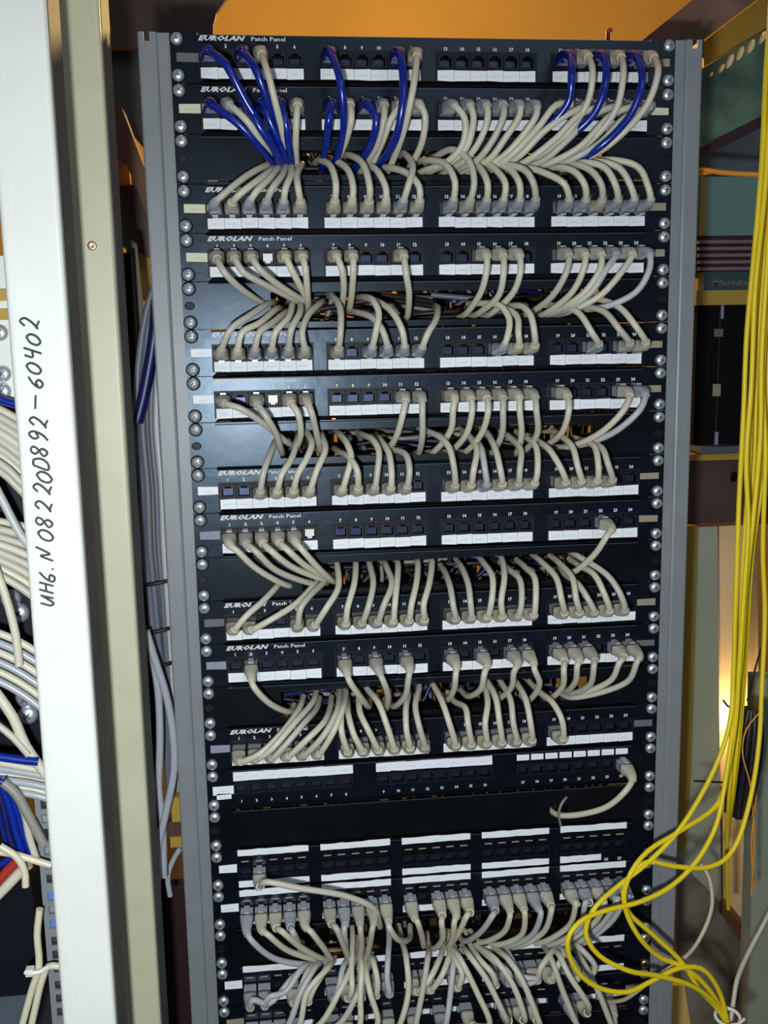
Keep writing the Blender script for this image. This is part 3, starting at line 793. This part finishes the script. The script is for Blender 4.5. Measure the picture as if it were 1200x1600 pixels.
for P, cl, wh in specs:
    cnt[wh] = cnt.get(wh, 0) + 1; Yb = -.19 - rr.uniform(0, .012)
    cord(P, .0032, {'w': 'grey0', 'grey': 'grey1', 'blue-grey': 'plug'}[cl], '%s cord, %s from top in the %s at far left' % ({'w': 'pale', 'grey': 'grey', 'blue-grey': 'blue-grey'}[cl], NUMW[cnt[wh]], wh), 'cable', GRP, Yb)
cord([(-20, 735), (8, 790), (32, 835), (60, 870)], .0034, 'grey2', 'cool grey cord crossing the upper dark gap at far left', 'cable', GRP, -.205)
cord([(-14, 870), (8, 930), (24, 990), (30, 1040)], .0034, 'grey0', 'pale cord dropping past the two screws at far left', 'cable', GRP, -.205)
cord([(-15, 1070), (20, 1120), (40, 1165), (75, 1215)], .0042, 'grey0', 'thick pale cord slanting down beside the shiny screws', 'cable', GRP, -.208)
cord([(-20, 1120), (20, 1152), (45, 1180)], .0028, 'grey1', 'thin grey cord meeting the thick pale one at far left', 'cable', GRP, -.212)
cord([(-30, 610), (5, 626), (30, 634), (60, 650)], .0034, 'blue', 'blue cable above the upper fan at far left', 'cable', 'blue cables at far left', -.20)
cord([(-30, 1178), (10, 1184), (38, 1188), (60, 1190)], .0036, 'blue', 'blue cable just above the lowest pale fan at far left', 'cable', 'blue cables at far left', -.212)
for k in range(6): cord([(-14 + k * 4, 1215), (0 + k * 5, 1262), (8 + k * 6, 1305), (22 + k * 6, 1345)], .0030, ['blue', 'navy', 'blue', 'blue', 'navy', 'blue'][k], 'blue wire in the low blue bundle at far left', 'cable', 'wires of the blue bundle', -.198 - .003 * (k % 2))
cord([(5, 1222), (25, 1240), (45, 1275), (68, 1318)], .0040, 'dgrey', 'dark grey cable slanting beside the blue bundle', 'cable', None, -.208)
cord([(20, 1232), (38, 1270), (45, 1305), (58, 1345)], .0030, 'grey1', 'pale grey wire beside the blue bundle at far left', 'cable', None, -.207)
cord([(-20, 1330), (15, 1333), (40, 1340), (80, 1352)], .0030, 'cream', 'cream cable crossing level above the black box', 'cable', None, -.212)
cord([(0, 1322), (25, 1338), (38, 1360), (40, 1385)], .0030, 'cream', 'cream cable curling down to the black box', 'cable', None, -.216)
cord([(-20, 1395), (5, 1368), (22, 1350), (35, 1340)], .0042, 'red', 'red cable above the black box at far left', 'cable', None, -.205)
cord([(-15, 1410), (10, 1385), (32, 1362), (45, 1350)], .0045, 'grey0', 'pale cable under the red one at far left', 'cable', None, -.202)
cord([(-20, 1362), (5, 1348), (25, 1336)], .0030, 'blue', 'short blue wire above the red cable', 'cable', None, -.20)
cord([(62, 1420), (58, 1460), (61, 1510), (50, 1545), (35, 1600), (25, 1640)], .0030, 'cream', 'cream cable hanging down the holed rail, left of a pair', 'cable', 'cream cables tied by the holed rail', -.215)
cord([(95, 1510), (76, 1510), (66, 1530), (56, 1570), (45, 1620)], .0030, 'cream', 'cream cable bending off the holed rail, right of a pair', 'cable', 'cream cables tied by the holed rail', -.213)
p = at(54, 1517, -.22); m = MB(); m.tube([Vector((-.007, -.001, 0)), Vector((-.003, -.003, 0)), Vector((.004, -.002, 0)), Vector((.010, .004, 0))], .002, 8); m.box((-.0065, -.003, -.003), (-.0005, .003, .003)); tag(m.build('cable_tie', M['tie'], None, p), 'white knot of a cable tie round the two cream cables', 'cable tie')
# ---------------------------------------------------------------- between the left post and the beige post: trunk cables
TG = 'grey trunk cables behind the left upright'
for k in range(13):
    d = k * 3.8 + rr.uniform(-2, 2)
    P = [(262 - 0 + d * .3, 395 + k * 6), (232 + d * .8, 470), (216 + d, 560), (212 + d, 660), (220 + d, 760), (224 + d, 860), (232 + d * .9, 930), (240 + d * .8, 1010), (252 + d * .6, 1100), (260 + d * .5, 1180), (264 + d * .5, 1235)]
    cord(P, .0036, ['bluegrey', 'dgrey', 'grey2', 'bluegrey', 'dgrey', 'bluegrey', 'bluegrey'][k % 7], 'grey-blue trunk cable in the gap left of the panels', 'cable', TG, .045 + .006 * (k % 3), 'trunk_cable')
cord([(246, 470), (240, 530), (232, 580), (222, 630), (214, 660)], .0060, 'navy', 'thick dark blue cable in the gap left of the panels', 'cable', None, .032, 'trunk_cable')
for yy in (910, 985, 1040): 
    p = at(246, yy, .04); m = MB(); m.tube([Vector((.020 * math.cos(a), .014 * math.sin(a), .003 * math.cos(a))) for a in (2*PI*k/16 for k in range(17))], .0022, 6); tag(m.build('cable_tie', M['black'], None, p + Vector((0, .01, 0))), 'dark tie around the grey trunk cables, %s of three' % {910: 'topmost', 985: 'middle', 1040: 'lowest'}[yy], 'cable tie')
cord([(228, 985), (242, 1030), (258, 1080), (268, 1130), (272, 1200), (258, 1275), (248, 1320), (246, 1390)], .0040, 'plug', 'outer pale cable bowing past the left upright', 'cable', None, .0)
cord([(236, 1010), (247, 1080), (250, 1160), (248, 1230), (254, 1290), (256, 1370)], .0040, 'plug', 'inner pale cable beside the left upright', 'cable', None, .004)
cord([(282, 1325), (270, 1345), (262, 1370), (266, 1400)], .0030, 'plug', 'short grey wire below the brass fitting', 'cable', None, .03)
bf = empty('brass_fitting', at(276, 1285, .03), 'shiny yellow metal fitting glimpsed left of the panels near the bottom', 'fitting')
block('upper_sleeve', (268, 1246, 284, 1284), .03, .02, 'mustard', parent=bf); block('collar', (262, 1284, 284, 1308), .032, .02, 'bark', parent=bf); block('lower_sleeve', (266, 1308, 284, 1324), .03, .02, 'mustard', parent=bf)
# things far behind, left gap
def slab(name, pts, Y, dep, mt, label, cat):
    P = [at(x, y, Y) for x, y in pts]; b = sum(P, Vector()) / len(P); mb = MB(); mb.prism([(p.x - b.x, p.z - b.z) for p in P][::-1], 0, dep)
    return tag(mb.build(name, M[mt], None, b), label, cat)
slab('steel_panel', [(100, -40), (300, -40), (300, 60), (240, 250), (190, 190), (150, 90)], .54, .004, 'dusk', 'dark dusky steel sheet behind the cream posts at top left', 'steel panel')
slab('brown_brace', [(150, 150), (190, 168), (240, 300), (240, 360), (195, 250), (160, 240)], .33, .04, 'brown', 'red-brown slanting brace behind the left upright', 'brace')
oc = empty('orange_carton', at(195, 270, .42), 'orange lit box edge between the cream posts and the rack', 'box')
block('face', (150, 248, 202, 287), .42, .10, 'orange', parent=oc); block('lid', (150, 232, 199, 249), .40, .14, 'wall', parent=oc)
slab('pink_board', [(198, 235), (260, 330), (260, 420), (215, 330), (204, 286)], .45, .01, 'stripe', 'dull pink board leaning behind the left upright', 'board')
slab('brown_block', [(170, 290), (215, 290), (232, 340), (250, 385), (230, 400), (180, 380)], .40, .05, 'bark', 'brown wooden block behind the left upright', 'block')
slab('ochre_board', [(200, 380), (212, 385), (250, 400), (250, 470), (215, 470)], .44, .01, 'wall', 'ochre board behind the trunk cables', 'board')
slab('zinc_strip', [(196, 370), (212, 380), (222, 470), (240, 900), (262, 1700), (240, 1700), (206, 560)], .16, .01, 'side', 'narrow zinc strip beside the trunk cables', 'strip')
tb = slab('roof_beam', [(-500, -700), (560, -700), (420, -180), (378, -60), (360, -10), (352, 0), (338, 20), (333, 40), (334, 75), (230, 75), (-500, 75)], .50, .012, 'bark', 'dark brown beam overhead behind the top left of the rack', 'beam')
# ---------------------------------------------------------------- right: machine cabinet, beams, wall pieces
slab('overhead_beam', [(1000, 66), (1700, -500), (1840, -500), (1100, 62), (1100, 90), (1060, 90)], .32, .05, 'beam', 'brown steel beam slanting up at the top right corner', 'beam')
slab('mustard_board', [(1098, 66), (1840, -500), (1900, -500), (1900, -400), (1240, 20), (1200, 45), (1100, 104)], .50, .02, 'mustard', 'mustard board under the slanting beam at top right', 'board')
ltr = empty('slotted_tray', at(1150, 120, .42), 'green-grey ladder tray with a row of lit slots at top right', 'cable tray')
P = [at(x, y, .42) for x, y in ((1090, 112), (1240, 20), (1240, 160), (1090, 245))]; m = MB(); m.prism([(p.x, p.z) for p in P][::-1], .42, .435); part(m, 'side_sheet', M['glassy'], ltr)
for (x, y, s_) in ((1112, 116, 3), (1129, 106, 5), (1142, 95, 8), (1158, 83, 8), (1175, 72, 8), (1193, 58, 7)):  # pale ovals stand in for warm light in the slots
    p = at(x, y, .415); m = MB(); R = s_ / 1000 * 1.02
    m.rings([[Vector((p.x + r * (.42 * math.cos(a) + .35 * math.sin(a)), p.y + yy, p.z + r * 1.15 * math.sin(a))) for a in (2*PI*k/12 for k in range(12))] for r, yy in ((R, .006), (R, 0), (R * .75, -.002))]); part(m, 'slot_light', M['slotlight'], ltr)
slab('dark_brace', [(1090, 232), (1240, 158), (1240, 174), (1090, 250)], .38, .02, 'maroon', 'dark diagonal brace under the slotted tray at right', 'brace')
slab('blue_grey_sheet', [(1090, 240), (1240, 168), (1240, 285), (1090, 285)], .52, .02, 'slate', 'blue-grey sheet under the diagonal brace at right', 'sheet')
mc = empty('telephone_cabinet', at(1150, 400, .40), 'teal telephone exchange cabinet with ribbed band and badge at right', 'telephone exchange')
block('body', (1088, 276, 1230, 368), .40, .16, 'teal', parent=mc)
block('corner_strip', (1094, 276, 1103, 368), .398, .01, 'mustard', parent=mc)
block('vent_band', (1088, 367, 1230, 425), .405, .15, 'maroon', parent=mc)
for k in range(5): block('rib', (1092, 375 + k * 10.5, 1230, 380 + k * 10.5), .398, .012, 'stripe', parent=mc)
block('badge', (1100, 424, 1230, 453), .399, .02, 'tealdk', parent=mc)
a = at(1111, 446, .398); b = at(1172, 446, .398); t = text_mesh([('Meridian', 0, 0, .0080, b.x - a.x + .004, False)], shear=.3, thick=.0002); o = t.build('badge_print', M['stripe'], mc); o.location = a - mc.location
block('sill', (1088, 453, 1230, 476), .396, .03, 'mustard', parent=mc)
un = empty('equipment_case', at(1150, 590, .40), 'black equipment drawer with small pale tags below the teal cabinet', 'equipment')
block('front', (1086, 476, 1230, 701), .402, .15, 'matt', parent=un)
for px_, mt in (((1127, 472, 1131, 498), 'plilac'), ((1116, 514, 1130, 526), 'pgrey'), ((1114, 600, 1126, 619), 'ptan'), ((1117, 675, 1122, 702), 'plilac')): block('tag', px_, .400, .003, mt, parent=un)
block('divider', (1121, 477, 1122.5, 700), .4005, .003, 'maroon', parent=un)
sh = empty('brown_shelf', at(1150, 760, .38), 'dark brown steel shelf front under the black drawer', 'shelf')
block('front', (1070, 712, 1230, 818), .38, .03, 'bark', parent=sh); block('top_edge', (1070, 708, 1230, 718), .378, .04, 'mustard', parent=sh); block('bottom_edge', (1070, 815, 1230, 821), .378, .02, 'brown', parent=sh)
p = at(1147, 745, .378); m = MB(); m.rings([[Vector((p.x + r * .8 * math.cos(a), p.y + yy, p.z + r * 1.3 * math.sin(a))) for a in (2*PI*k/14 for k in range(14))] for r, yy in ((.0060, .003), (.0060, 0), (.0005, 0))]); part(m, 'bolt_hole', M['matt'], sh)
block('blue_grey_trim', (1095, 698, 1160, 708), .37, .05, 'slate', parent=sh)
slab('sage_panel', [(1060, 820), (1121, 820), (1130, 1700), (1050, 1700)], .38, .02, 'sage', 'sage grey panel to the right of the rack', 'panel')
slab('mustard_batten', [(1069, 822), (1090, 822), (1080, 1180), (1072, 1330), (1040, 1330), (1050, 1180)], .355, .015, 'mustard', 'mustard batten beside the right upright', 'batten')
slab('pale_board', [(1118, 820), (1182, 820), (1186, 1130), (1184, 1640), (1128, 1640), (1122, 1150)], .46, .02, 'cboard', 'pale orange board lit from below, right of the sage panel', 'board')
slab('grey_edge_panel', [(1184, 1060), (1260, 1060), (1260, 1660), (1166, 1660), (1172, 1480), (1180, 1240)], .30, .03, 'sage', 'grey panel edge at the lower right corner', 'panel')
slab('dark_batten', [(1111, 1260), (1128, 1230), (1130, 1700), (1112, 1700)], .40, .02, 'bark', 'dark batten behind the yellow loops', 'batten')
slab('galvanised_duct', [(1058, 1335), (1085, 1372), (1130, 1415), (1172, 1460), (1172, 1660), (1058, 1660)], .36, .04, 'tray', 'dull galvanised duct at the lower right behind the loops', 'duct')
slab('orange_batten', [(1052, 1540), (1070, 1540), (1088, 1660), (1046, 1660)], .34, .015, 'wall', 'orange lit batten at the bottom right', 'batten')
slab('orange_brace', [(1130, 1412), (1172, 1462), (1172, 1492), (1128, 1430)], .345, .012, 'brown', 'rust-orange diagonal edge above the duct', 'brace')
cord([(1085, 269), (1100, 266), (1130, 270), (1160, 272), (1200, 273), (1240, 273)], .0028, 'orange', 'orange cable running level above the teal cabinet', 'cable', None, .15)
cord([(1085, 274), (1100, 271), (1118, 268), (1150, 270)], .0022, 'orange', 'second thinner orange cable crossing the first', 'cable', None, .16)
# ---------------------------------------------------------------- yellow fibre cords
YG = 'yellow fibre cords hanging at the right'
r_ = .0026
cord([(1212, -420, -.02), (1206, -30, -.02), (1197, 120, -.02), (1190, 260, -.03), (1178, 400, -.03), (1167, 520, -.03), (1162, 640, -.03), (1154, 800, -.03), (1149, 950, -.03), (1146, 1050, -.03), (1140, 1130, -.04), (1117, 1200, -.05), (1062, 1295, -.07), (1012, 1348, -.08), (965, 1385, -.09), (932, 1415, -.10), (918, 1440, -.10), (916, 1462, -.10), (935, 1492, -.10), (980, 1516, -.10), (1030, 1525, -.09), (1080, 1540, -.08), (1115, 1565, -.07), (1134, 1592, -.06), (1142, 1640, -.06)], r_, 'yellow', 'yellow fibre cord making the innermost lower loop', 'cable', YG, name='fibre_cable')
cord([(1226, -420, -.03), (1216, -30, -.03), (1206, 120, -.03), (1195, 300, -.03), (1180, 450, -.04), (1174, 600, -.04), (1166, 720, -.04), (1169, 820, -.04), (1163, 920, -.04), (1155, 1040, -.04), (1150, 1120, -.04), (1138, 1200, -.04), (1122, 1255, -.05), (1060, 1300, -.07), (1012, 1330, -.08), (986, 1363, -.09), (975, 1400, -.09), (981, 1432, -.09), (1000, 1466, -.09), (1030, 1495, -.08), (1066, 1510, -.075), (1100, 1537, -.07), (1130, 1585, -.06), (1140, 1640, -.06)], r_, 'yellow', 'yellow fibre cord bending back above the seventh screw', 'cable', YG, name='fibre_cable')
cord([(1240, -420, -.02), (1222, -30, -.02), (1210, 200, -.02), (1198, 420, -.03), (1190, 560, -.03), (1188, 680, -.03), (1178, 800, -.03), (1165, 920, -.03), (1157, 1040, -.035), (1142, 1160, -.04), (1130, 1240, -.05), (1118, 1292, -.06), (1088, 1346, -.07), (1048, 1385, -.08), (1000, 1409, -.09), (942, 1424, -.10), (905, 1441, -.11), (887, 1468, -.115), (900, 1515, -.11), (935, 1543, -.105), (980, 1550, -.10), (1020, 1532, -.09), (1060, 1513, -.08), (1095, 1513, -.075), (1122, 1545, -.07), (1136, 1595, -.065), (1143, 1640, -.065)], r_, 'yellow', 'yellow fibre cord making the widest loop leftwards', 'cable', YG, name='fibre_cable')
cord([(1246, -420, .0), (1228, -30, .0), (1214, 250, .0), (1200, 450, .0), (1192, 600, -.01), (1196, 700, -.01), (1192, 860, -.01), (1195, 960, -.01), (1190, 1080, -.02), (1186, 1160, -.03), (1172, 1250, -.05), (1150, 1320, -.06), (1130, 1345, -.065), (1100, 1356, -.07), (1050, 1353, -.075), (1010, 1347, -.08), (985, 1368, -.085), (974, 1395, -.09), (982, 1425, -.085), (1020, 1460, -.08), (1065, 1503, -.075), (1092, 1545, -.07), (1130, 1590, -.065), (1140, 1640, -.065)], r_, 'yellow', 'yellow fibre cord sweeping from the far right under the loops', 'cable', YG, name='fibre_cable')
for k, (dx, dy) in enumerate(((0, .02), (6, .03), (11, .01), (-7, .0), (17, .02))):
    cord([(1262 + dx, -420, dy), (1232 + dx, -30, dy), (1212 + dx, 200, dy), (1193 + dx, 420, dy), (1183 + dx, 560, dy), (1178 + dx, 720, dy), (1166 + dx * .6, 860, dy), (1158 + dx * .5, 1000, dy), (1150 + dx * .5, 1120, dy), (1142 + dx * .3, 1230, dy), (1136, 1320, dy + .05), (1138, 1420, dy + .1)], .0025, ['yellow', 'dyellow', 'yellow', 'yellow', 'yellow'][k], 'yellow fibre cord hanging straight, %s of five above the loops' % ['second from left', 'middle one', 'fourth from left', 'leftmost', 'rightmost'][k], 'cable', YG, name='fibre_cable')
cord([(1096, 1352, .05), (1108, 1372, .03), (1113, 1410, .0), (1106, 1440, -.02), (1085, 1480, -.04), (1062, 1502, -.06), (1035, 1520, -.07), (1000, 1545, -.08), (975, 1562, -.06), (945, 1566, -.03)], .0022, 'grey0', 'pale grey cord arcing right of the rack near the bottom', 'cable', None, name='network_cable')
cord([(1215, 1400, .0), (1195, 1440, .0), (1170, 1488, -.01), (1152, 1530, -.03), (1146, 1565, -.04), (1141, 1600, -.05)], .0026, 'grey1', 'grey cord coming in from the right edge to the white tie', 'cable', None, name='network_cable')
p = at(1137, 1589, -.066); m = MB(); m.tube([Vector((.013 * math.cos(a), .012 * math.sin(a), .002 * math.sin(a))) for a in (2*PI*k/16 for k in range(17))], .0020, 6)
for q in ((-.028, -.01, .004), (-.024, -.008, -.006), (.010, -.012, .010)): m.tube([Vector((-.004, -.013, 0)), Vector((q[0] * .5, -.016, q[2] * .3)), Vector(q) + Vector((0, -.006, 0))], .0016, 6)
tag(m.build('cable_tie', M['tie'], None, p), 'white knotted tie gathering the yellow cords at bottom right', 'cable tie')
# black bundle behind the yellow cords
bb = empty('black_cable_bundle', at(1163, 1190, .10), 'black bunch of tied cables hanging behind the yellow cords', 'cable bundle')
for k in range(13):
    a = 2 * PI * k / 13; mb = MB(); rx = .013 * math.cos(a); ry = .011 * math.sin(a)
    P = [bb.location + Vector(v) for v in ((rx * .5 + .006, ry * .5, .066), (rx + .004, ry, .045), (rx * 1.25, ry * 1.2, .0), (rx * 1.1 - .003, ry, -.035), (rx * .9 - .006, ry, -.060 - rr.uniform(0, .008)))]
    mb.tube(spline(P, .008), .0042, 7); part(mb, 'strand', M['black'], bb)
for P in ([(1190, 1010, .09), (1180, 1045, .08), (1168, 1095, .085)], [(1130, 1094, .08), (1138, 1104, .08), (1155, 1108, .085)], [(1084, 1220, .07), (1105, 1221, .07), (1138, 1223, .08)]):
    mb = MB(); mb.tube(spline([at(*q) for q in P], .008), .0013, 6); part(mb, 'tie_end', M['black'], bb)
for P, lb in (([(1188, 1112, .06), (1166, 1140, .05), (1160, 1175, .05), (1172, 1225, .05), (1178, 1300, .05), (1174, 1400, .05)], 'thin orange wire over the black bunch, longer one'), ([(1182, 1240, .07), (1174, 1320, .07), (1178, 1390, .07)], 'thin orange wire hanging below the black bunch')):
    cord(P, .0009, 'orange', lb, 'wire', None, name='thin_wire')
# small things on the rack
p = at(522, 654, .012); m = MB(); m.tube([Vector((0, 0, 0)), Vector((0, .006, 0)), Vector((0, .02, 0))], .0016, 8); o = m.build('indicator_lamp', M['led'], None, p); tag(o, 'tiny red lamp glowing in the gap below the sixth panel', 'indicator lamp')
m = MB(); m.tube(spline([at(950, 66, .10), at(950, 55, .10), at(951, 48, .10), at(956, 46, .10)], .004), .0022, 6); tag(m.build('wire_end', M['red'], None, None), 'small dark red wire end sticking up above the top panel', 'wire')
m = MB(); m.tube(spline([at(876, 1290, .0), at(873, 1270, -.008), at(878, 1255, -.010), at(885, 1246, -.004)], .004), .0015, 6); tag(m.build('wire_end', M['dgrey'], None, None), 'thin dark wire loop on the blank plate near the drooping cord', 'wire')
block('gap_shade_box', (214, 1374, 330, 1660), .20, .12, 'maroon', 'dark block added for shade low in the gap left of the rack', 'case')  # made-up block, hides the lit floor so the low gap stays black
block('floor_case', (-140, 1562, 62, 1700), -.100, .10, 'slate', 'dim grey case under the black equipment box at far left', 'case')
slab('gap_shade_strip', [(180, 395), (205, 395), (230, 800), (249, 1200), (262, 1520), (200, 1520)], .085, .01, 'matt', 'black strip added as shade beside the grey side of the cream post', 'strip')  # added to cover the bright wall and keep this gap dark
